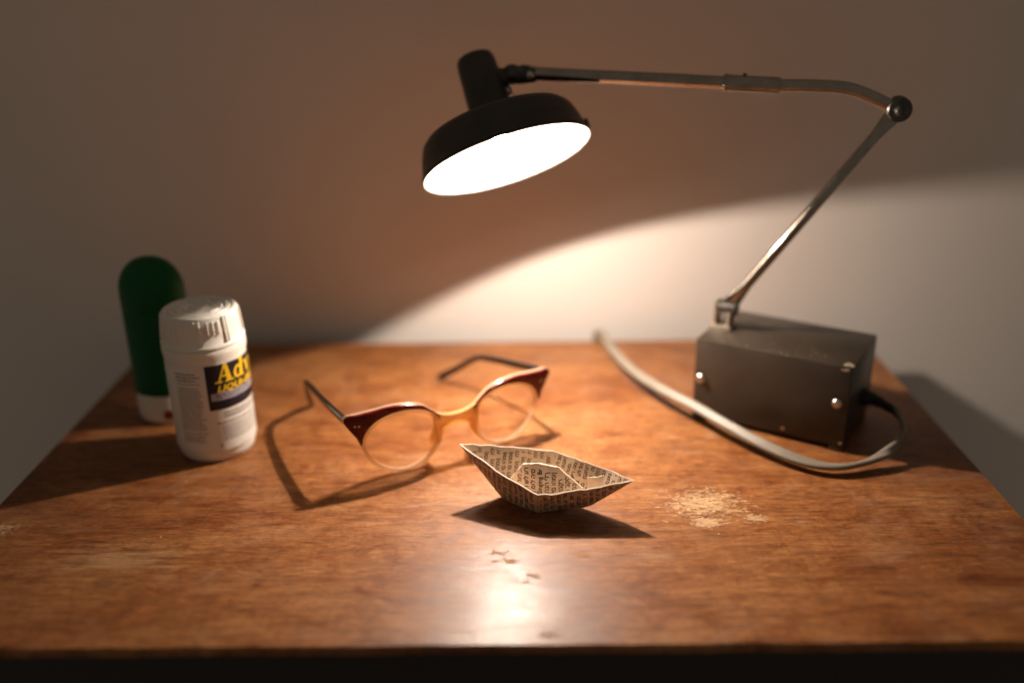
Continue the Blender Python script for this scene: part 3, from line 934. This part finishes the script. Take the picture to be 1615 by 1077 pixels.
# right lens outline (mirror for left): starts at the nose side, goes over the top to the outer side
LENS = [(0.0120, 0.0225), (0.0140, 0.0290), (0.0200, 0.0345), (0.0290, 0.0372), (0.0390, 0.0372), (0.0480, 0.0345), (0.0540, 0.0295), (0.0563, 0.0230), (0.0545, 0.0155), (0.0490, 0.0080), (0.0410, 0.0032), (0.0325, 0.0022),
        (0.0235, 0.0048), (0.0165, 0.0105), (0.0128, 0.0165)]
def offset_loop(lp, o):
    n = len(lp)
    res = []
    for i in range(n):
        t = (lp[(i + 1) % n] - lp[i - 1]).normalized()
        res.append(lp[i] + Vector((-t.y, t.x, 0)) * o)
    return res
for sgn in (-1, 1):
    lp = closed_curve(LENS, 6)
    inner = lp
    outer = offset_loop(lp, 0.0024)
    if (outer[8] - Vector((0.034, 0.02, 0))).length < (lp[8] - Vector((0.034, 0.02, 0))).length:
        outer = offset_loop(lp, -0.0024)
    n = len(lp)
    # clear rim all round the lens
    bm = bmesh.new()
    rings_ = []
    for i in range(n):
        a, b = inner[i], outer[i]
        d0, d1 = -0.0017, 0.0017
        sec = [(a, d0 + 0.0004), (a.lerp(b, 0.2), d0), (a.lerp(b, 0.8), d0), (b, d0 + 0.0004), (b, d1 - 0.0004), (a.lerp(b, 0.8), d1), (a.lerp(b, 0.2), d1), (a, d1 - 0.0004)]
        rings_.append([bm.verts.new(gpt(sgn * p.x, p.y, d)) for p, d in sec])
    for i in range(n):
        A, B = rings_[i], rings_[(i + 1) % n]
        for k in range(8):
            bm.faces.new((A[k], A[(k + 1) % 8], B[(k + 1) % 8], B[k]))
    bmesh.ops.recalc_face_normals(bm, faces=bm.faces[:])
    rim = obj("rim", bm, M['clear'], specs, 45)
    # lens
    bm = bmesh.new()
    cen = Vector((0.0342, 0.0198, 0))
    lens_in = [p.lerp(cen, -0.012) for p in inner]
    prev = None
    for s in (1.0, 0.66, 0.33):
        cur = [bm.verts.new(gpt(sgn * (cen.x + (p.x - cen.x) * s), cen.y + (p.y - cen.y) * s, -0.0014 * (1 - s * s))) for p in lens_in]
        if prev:
            for i in range(n):
                bm.faces.new((prev[i], prev[(i + 1) % n], cur[(i + 1) % n], cur[i]))
        prev = cur
    m0 = bm.verts.new(gpt(sgn * cen.x, cen.y, -0.0014))
    for i in range(n):
        bm.faces.new((prev[i], prev[(i + 1) % n], m0))
    bmesh.ops.recalc_face_normals(bm, faces=bm.faces[:])
    obj("lens", bm, M['lens'], specs, 60)
    # dark brow: between the rim's outer edge and the swept-up top line
    TOP = [(0.0118, 0.0322), (0.0150, 0.0352), (0.0215, 0.0402), (0.0300, 0.0430), (0.0400, 0.0438), (0.0500, 0.0430), (0.0590, 0.0422), (0.0660, 0.0416), (0.0680, 0.0388), (0.0650, 0.0330), (0.0615, 0.0275), (0.0595, 0.0225)]
    top = [Vector((p.x, p.y, 0)) for p in catmull([(x, z, 0) for x, z in TOP], 5)]
    i0, i1 = 5, 41
    m_ = len(top)
    for lam in (0, 1):
        bm = bmesh.new()
        rings_ = []
        for k in range(m_):
            f_ = i0 + (i1 - i0) * (k / (m_ - 1)) ** 1.0
            ia = int(f_)
            b = outer[ia % n].lerp(outer[(ia + 1) % n], f_ - ia)
            t = top[k]
            g = (0.0003) if 0 < k < m_ - 1 else 0
            b = b + (b - t) * 0.0
            d0, d1 = (-0.0023, -0.0004) if lam == 0 else (-0.0004, 0.0021)
            sec = [(b, d0 + 0.0003), (b.lerp(t, 0.12), d0), (b.lerp(t, 0.85), d0), (t, d0 + 0.0007), (t, d1 - 0.0005), (b.lerp(t, 0.85), d1), (b.lerp(t, 0.1), d1), (b, d1 - 0.0003)]
            rings_.append([bm.verts.new(gpt(sgn * p.x, p.y, d)) for p, d in sec])
        for A, B in zip(rings_, rings_[1:]):
            for k in range(8):
                bm.faces.new((A[k], A[(k + 1) % 8], B[(k + 1) % 8], B[k]))
        bm.faces.new(rings_[0])
        bm.faces.new(rings_[-1][::-1])
        bmesh.ops.recalc_face_normals(bm, faces=bm.faces[:])
        if lam == 0:
            brow = obj("brow", bm, M['brow'], specs, 45)
        else:
            obj("brow_backing", bm, M['clear'], specs, 45)
    for k in range(2):
        c = gpt(sgn * (0.0600 + 0.0022 * k), 0.0352 + 0.0004 * k, -0.0023)
        obj("rivet", lathe([(0.0006, -0.0001), (0.0005, 0.00025), (0, 0.0003)], c, -GN, 10), M['screw'], brow)
    # nose pad
    pad = [gpt(sgn * x, z, d) for x, z, d in ((0.0112, 0.0240, 0.002), (0.0122, 0.0190, 0.0052), (0.0140, 0.0125, 0.0048), (0.0160, 0.0085, 0.002))]
    obj("nose_pad", tube(pad, lambda t: 0.0010 + 0.0012 * math.sin(math.pi * t), 10, 5), M['amber'], specs, 60)
# bridge
bm = bmesh.new()
BT = catmull([(-0.0150, 0.0345, 0), (-0.0110, 0.0322, 0), (-0.0050, 0.0305, 0), (0, 0.0302, 0), (0.0050, 0.0305, 0), (0.0110, 0.0322, 0), (0.0150, 0.0345, 0)], 4)
BB_ = catmull([(-0.0132, 0.0120, 0), (-0.0108, 0.0185, 0), (-0.0066, 0.0218, 0), (0, 0.0236, 0), (0.0066, 0.0218, 0), (0.0108, 0.0185, 0), (0.0132, 0.0120, 0)], 4)
rings_ = []
for t, b in zip(BT, BB_):
    d0, d1 = -0.0020, 0.0022
    rings_.append([bm.verts.new(gpt(p.x, p.y, d)) for p, d in ((b, d0 + 0.0006), (b.lerp(t, 0.12), d0), (b.lerp(t, 0.88), d0), (t, d0 + 0.0006), (t, d1 - 0.0006), (b.lerp(t, 0.88), d1), (b.lerp(t, 0.12), d1), (b, d1 - 0.0006))])
for A, B in zip(rings_, rings_[1:]):
    for k in range(8):
        bm.faces.new((A[k], A[(k + 1) % 8], B[(k + 1) % 8], B[k]))
bm.faces.new(rings_[0])
bm.faces.new(rings_[-1][::-1])
bmesh.ops.recalc_face_normals(bm, faces=bm.faces[:])
obj("bridge", bm, M['amber'], specs, 45)
# temples with hinges
for sgn, pts in ((-1, [gpt(-0.0650, 0.0375, 0.003), gpt(-0.0655, 0.0370, 0.010), Vector((-0.1190, 0.5150, 0.0352)), Vector((-0.1352, 0.5470, 0.0318)), Vector((-0.1400, 0.5590, 0.0260)), Vector((-0.1418, 0.5700, 0.0150)), Vector((-0.1425, 0.5800, 0.0028))]),
                 (1, [gpt(0.0650, 0.0375, 0.003), gpt(0.0645, 0.0372, 0.010), Vector((-0.0020, 0.5720, 0.0325)), Vector((-0.0245, 0.5960, 0.0275)), Vector((-0.0330, 0.6040, 0.0235)), Vector((-0.0460, 0.6130, 0.0125)), Vector((-0.0585, 0.6210, 0.0028))])):
    path = catmull(pts, 7)
    bm = bmesh.new()
    def tsec(i, t):
        hgt = 0.0030 - 0.0012 * min(1, t * 1.6) + 0.0008 * max(0, (t - 0.62) / 0.38)
        wd = 0.0013 + 0.0004 * max(0, t - 0.6)
        return [(wd * math.copysign(abs(math.cos(a)) ** 0.6, math.cos(a)), hgt * math.copysign(abs(math.sin(a)) ** 0.6, math.sin(a))) for a in [2 * math.pi * k / 14 for k in range(14)]]
    sweep(bm, path, tsec, [Z] * len(path))
    tm = obj("temple", bm, M['temple'], specs, 50)
    h0 = gpt(sgn * 0.0640, 0.0375, 0.0035)
    bm = bmesh.new()
    add_box(bm, h0, GX * 0.0013, GN * 0.0022, Z * 0.0022, 0.0004)
    obj("hinge", bm, M['screw'], tm)

# ================================================================== PAPER BOAT
boat = thing("paper_boat", "small folded paper boat made from a page of printed Hebrew text", "paper boat", (0.012, 0.4535, 0))
TL, TR = Vector((-0.0349, 0.4671, 0.0307)), Vector((0.0587, 0.4400, 0.0226))
MF, MB = Vector((0.0076, 0.4358, 0.0168)), Vector((0.0172, 0.4715, 0.0235))
bL, bF, bR, bB = Vector((-0.0125, 0.4615, 0.0006)), Vector((0.0077, 0.4448, 0.0004)), Vector((0.0370, 0.4468, 0.0035)), Vector((0.0140, 0.4625, 0.0006))
TKN = 0.0007
LINES = ["שיר המעלה על העם", "לשיר בקול רנה", "Singing Br", "הוא היה שם בים", "ויהי כל העולם", "מנגינה של ערב", "בוא הנה ילך", "כי לנו רוח עז", "על פני המים", "קול ים והמון", "ערב ובקר", "ירח וכוכב", "חלון מול הים"]
TXT = {}
def line_tris(i):
    if i not in TXT:
        TXT[i] = text_tris(LINES[i], 1.0, 0.0, 2)
    return TXT[i]
prj = random.Random(21)

def panel(name, p00, p10, p11, p01, bulge=0.0, flip=1, lines=None, text_side=1, nu=14, nv=7, wav=0.0006, seed=1, pitch=0.0035, size=0.0031):
    """a folded sheet: u runs p00->p10 (bottom) and p01->p11 (top); v runs up"""
    r_ = random.Random(seed)
    n = ((p10 - p00).cross(p01 - p00)).normalized() * flip
    ph = [r_.uniform(0, 6.28) for _ in range(4)]
    def S(u, v):
        b = p00.lerp(p10, u)
        t = p01.lerp(p11, u)
        p = b.lerp(t, v)
        k = bulge * 4 * u * (1 - u) * (0.35 + 0.65 * v)
        k += wav * (math.sin(5 * u + 3 * v + ph[0]) + 0.6 * math.sin(11 * u - 4 * v + ph[1])) * 4 * u * (1 - u)
        return p + n * k
    bm = bmesh.new()
    ju = [r_.uniform(-0.00038, 0.00038) for _ in range(nu + 1)]
    o_, i_ = [], []
    for a in range(nu + 1):
        u = a / nu
        ro, ri = [], []
        for b in range(nv + 1):
            v = b / nv
            p = S(u, v)
            if b == nv and 0 < a < nu:
                p = p + Vector((0, 0, ju[a]))
            ro.append(bm.verts.new(p + n * TKN / 2))
            ri.append(bm.verts.new(p - n * TKN / 2))
        o_.append(ro)
        i_.append(ri)
    for a in range(nu):
        for b in range(nv):
            bm.faces.new((o_[a][b], o_[a + 1][b], o_[a + 1][b + 1], o_[a][b + 1]))
            bm.faces.new((i_[a][b], i_[a][b + 1], i_[a + 1][b + 1], i_[a + 1][b]))
    for a in range(nu):
        bm.faces.new((o_[a][nv], o_[a + 1][nv], i_[a + 1][nv], i_[a][nv])).material_index = 1
        bm.faces.new((o_[a][0], i_[a][0], i_[a + 1][0], o_[a + 1][0]))
    for b in range(nv):
        bm.faces.new((o_[0][b], o_[0][b + 1], i_[0][b + 1], i_[0][b]))
        bm.faces.new((o_[nu][b], i_[nu][b], i_[nu][b + 1], o_[nu][b + 1]))
    bmesh.ops.recalc_face_normals(bm, faces=bm.faces[:])
    po = obj(name, bm, M['paper'], boat, 35)
    po.data.materials.append(M['paper_edge'])
    if lines is None:
        return po
    # print: lines of text that run up the sheet, side by side along its length
    wid_b, wid_t = (p10 - p00).length, (p11 - p01).length
    L = max(wid_b, wid_t)
    hgt = max((p01 - p00).length, (p11 - p10).length, ((p01 + p11) / 2 - (p00 + p10) / 2).length)
    ub = (p11 - p01).normalized() if wid_t > wid_b else (p10 - p00).normalized()
    org = p01 if wid_t > wid_b else p00
    vb = n.cross(ub)
    if vb.dot(p01 - p00) < 0:
        vb = -vb
    # sheet coordinates of the corners, for cutting the print at the folds
    def uv_of(a, b):
        # invert the bilinear map by a few Newton steps in the sheet's plane
        tgt = org + ub * a + vb * b
        u, v = 0.5, 0.5
        for _ in range(7):
            P0 = p00.lerp(p10, u).lerp(p01.lerp(p11, u), v)
            du = (p10 - p00).lerp(p11 - p01, v)
            dv = (p01 - p00).lerp(p11 - p10, u)
            e = tgt - P0
            ex, ey = e.dot(ub), e.dot(vb)
            a1, a2, b1, b2 = du.dot(ub), dv.dot(ub), du.dot(vb), dv.dot(vb)
            det = a1 * b2 - a2 * b1
            if abs(det) < 1e-12:
                return None
            u += (ex * b2 - ey * a2) / det
            v += (ey * a1 - ex * b1) / det
            if abs(u) > 4 or abs(v) > 4:
                return None
        return u, v
    bm = bmesh.new()
    lo = min((p - org).dot(vb) for p in (p00, p10, p01, p11)) - 0.004
    hi = max((p - org).dot(vb) for p in (p00, p10, p01, p11))
    amin = min((p - org).dot(ub) for p in (p00, p10, p01, p11))
    amax = max((p - org).dot(ub) for p in (p00, p10, p01, p11))
    col = amin + pitch * 0.6
    k = seed
    while col < amax:
        off = lo + r_.uniform(-0.006, 0.0)
        while off < hi:
            li = (lines[k % len(lines)]) % len(LINES)
            tr = line_tris(li)
            ln = max(q.x for t in tr for q in t) * size
            for t, sh in [(t, sh) for sh in (0.0, 0.00016) for t in tr]:
                w3 = []
                for q in t:
                    uv = uv_of(col - q.y * size + sh, off + q.x * size + sh)
                    if uv is None or not (0.025 < uv[0] < 0.975 and 0.03 < uv[1] < 0.955):
                        w3 = None
                        break
                    w3.append(S(*uv) + n * text_side * (TKN / 2 + 0.00010 + sh * 0.2))
                if w3:
                    try:
                        bm.faces.new([bm.verts.new(p) for p in w3])
                    except ValueError:
                        pass
            off += ln + size * 0.8
            k += 1
        col += pitch * r_.uniform(0.95, 1.06)
        k += 1
    obj("printed_text", bm, M['ink'], po, 0)
    return po

# hull: four sides (outside normals), floor
cen0 = Vector((0.012, 0.4535, 0.012))
def out_flip(p00, p10, p01):
    n = (p10 - p00).cross(p01 - p00)
    return 1 if n.dot((p00 + p10 + p01) / 3 - cen0) > 0 else -1
for nm, q, bl, ln, sd, ts in (("hull_side", (bL, bF, MF, TL), 0.0016, [0, 3, 5, 8, 11], 2, 1), ("hull_side", (bF, bR, TR, MF), 0.0010, [4, 6, 7, 1, 9], 5, 1),
                              ("hull_side", (bL, bB, MB, TL), 0.0014, [10, 9, 12, 6], 9, -1), ("hull_side", (bB, bR, TR, MB), 0.0012, [5, 8, 0, 3], 13, -1)):
    panel(nm, *q, bulge=bl, flip=out_flip(q[0], q[1], q[3]), lines=ln, text_side=ts, seed=sd)
panel("hull_floor", bL, bF, bR, bB, flip=1, wav=0.0001, seed=4, nu=6, nv=6)
# raised fold in the middle: front and back slopes meeting in a flattened ridge
r0, r1, r2, r3, r4 = (Vector((-0.0085, 0.4597, 0.0110)), Vector((0.0000, 0.4560, 0.0240)), Vector((0.0083, 0.4538, 0.0256)), Vector((0.0192, 0.4508, 0.0246)), Vector((0.0322, 0.4477, 0.0136)))
f0, f1, f2, f3, f4 = (Vector((-0.0090, 0.4575, 0.0020)), Vector((0.0000, 0.4510, 0.0020)), Vector((0.0080, 0.4468, 0.0020)), Vector((0.0190, 0.4458, 0.0030)), Vector((0.0318, 0.4462, 0.0060)))
bk = [f + Vector((0.005, 0.0125, 0)) for f in (f0, f1, f2, f3, f4)]
bk[0], bk[4] = Vector((-0.0070, 0.4605, 0.003)), Vector((0.0315, 0.4490, 0.006))

def strip(name, top, bot, lines, seed, side, sz=0.0035, pt=0.0037):
    """folded sheet over several stations, with print"""
    T_, B_ = catmull(top, 5), catmull(bot, 5)
    # keep the creases of the outline sharp
    T_ = []
    B_ = []
    for a, b, c, d in zip(top, top[1:], bot, bot[1:]):
        for k in range(5):
            T_.append(a.lerp(b, k / 5))
            B_.append(c.lerp(d, k / 5))
    T_.append(top[-1])
    B_.append(bot[-1])
    nn = (top[3] - top[1]).cross(bot[2] - top[2]).normalized() * side
    bm = bmesh.new()
    r_ = random.Random(seed)
    o_, i_ = [], []
    nv = 6
    for t, b in zip(T_, B_):
        ro, ri = [], []
        for j in range(nv + 1):
            p = b.lerp(t, j / nv)
            if j == nv:
                p = p + Vector((0, 0, r_.uniform(-0.0002, 0.0002)))
            ro.append(bm.verts.new(p + nn * TKN / 2))
            ri.append(bm.verts.new(p - nn * TKN / 2))
        o_.append(ro)
        i_.append(ri)
    m_ = len(T_)
    for a in range(m_ - 1):
        for b in range(nv):
            bm.faces.new((o_[a][b], o_[a + 1][b], o_[a + 1][b + 1], o_[a][b + 1]))
            bm.faces.new((i_[a][b], i_[a][b + 1], i_[a + 1][b + 1], i_[a + 1][b]))
        bm.faces.new((o_[a][nv], o_[a + 1][nv], i_[a + 1][nv], i_[a][nv])).material_index = 1
        bm.faces.new((o_[a][0], i_[a][0], i_[a + 1][0], o_[a + 1][0]))
    for b in range(nv):
        bm.faces.new((o_[0][b], o_[0][b + 1], i_[0][b + 1], i_[0][b]))
        bm.faces.new((o_[-1][b], i_[-1][b], i_[-1][b + 1], o_[-1][b + 1]))
    bmesh.ops.recalc_face_normals(bm, faces=bm.faces[:])
    po = obj(name, bm, M['paper'], boat, 35)
    po.data.materials.append(M['paper_edge'])
    if not lines:
        return
    xs = [t.x for t in T_]
    bm = bmesh.new()
    x = xs[0] + 0.004
    k = 0
    while x < xs[-1] - 0.001:
        li = lines[k % len(lines)]
        start = 0.003 - r_.uniform(0.0, 0.0015)
        if li == 2:
            start = 0.0075
        for t, sh in [(t, sh) for sh in (0.0, 0.00016) for t in line_tris(li)]:
            w3 = []
            for q in t:
                xx = x - q.y * sz + sh
                hh = start + q.x * sz + sh
                j = None
                for a in range(m_ - 1):
                    if xs[a] <= xx <= xs[a + 1]:
                        j = a
                        break
                if j is None:
                    w3 = None
                    break
                f_ = (xx - xs[j]) / (xs[j + 1] - xs[j])
                tp, bt = T_[j].lerp(T_[j + 1], f_), B_[j].lerp(B_[j + 1], f_)
                v = hh / (tp - bt).length
                if not (0.0 < v < 0.96):
                    w3 = None
                    break
                w3.append(bt.lerp(tp, v) + nn * (TKN / 2 + 0.0001 + sh * 0.2))
            if w3:
                bm.faces.new([bm.verts.new(p) for p in w3])
        x += pt
        k += 1
    obj("printed_text", bm, M['ink'], po, 0)
strip("centre_fold", [r0, r1, r2, r3, r4], [f0, f1, f2, f3, f4], [8, 7, 5, 12, 2, 6, 9, 10, 1], 31, 1 if ((r3 - r1).cross(f2 - r2)).y < 0 else -1)
strip("centre_fold", [r0 + Vector((0, .0007, -.0003)), r1 + Vector((0, .0007, -.0003)), r2 + Vector((0, .0007, -.0003)), r3 + Vector((0, .0007, -.0003)), r4 + Vector((0, .0007, -.0003))], bk, None, 33, 1 if ((r3 - r1).cross(bk[2] - r2)).y > 0 else -1)
# loose inner flap by the right-hand tip
panel("inner_flap", Vector((0.0345, 0.4468, 0.0085)), Vector((0.0423, 0.4452, 0.0150)), Vector((0.0436, 0.4488, 0.0206)), Vector((0.0349, 0.4493, 0.0190)), flip=1, wav=0.0003, seed=17, nu=6, nv=5)
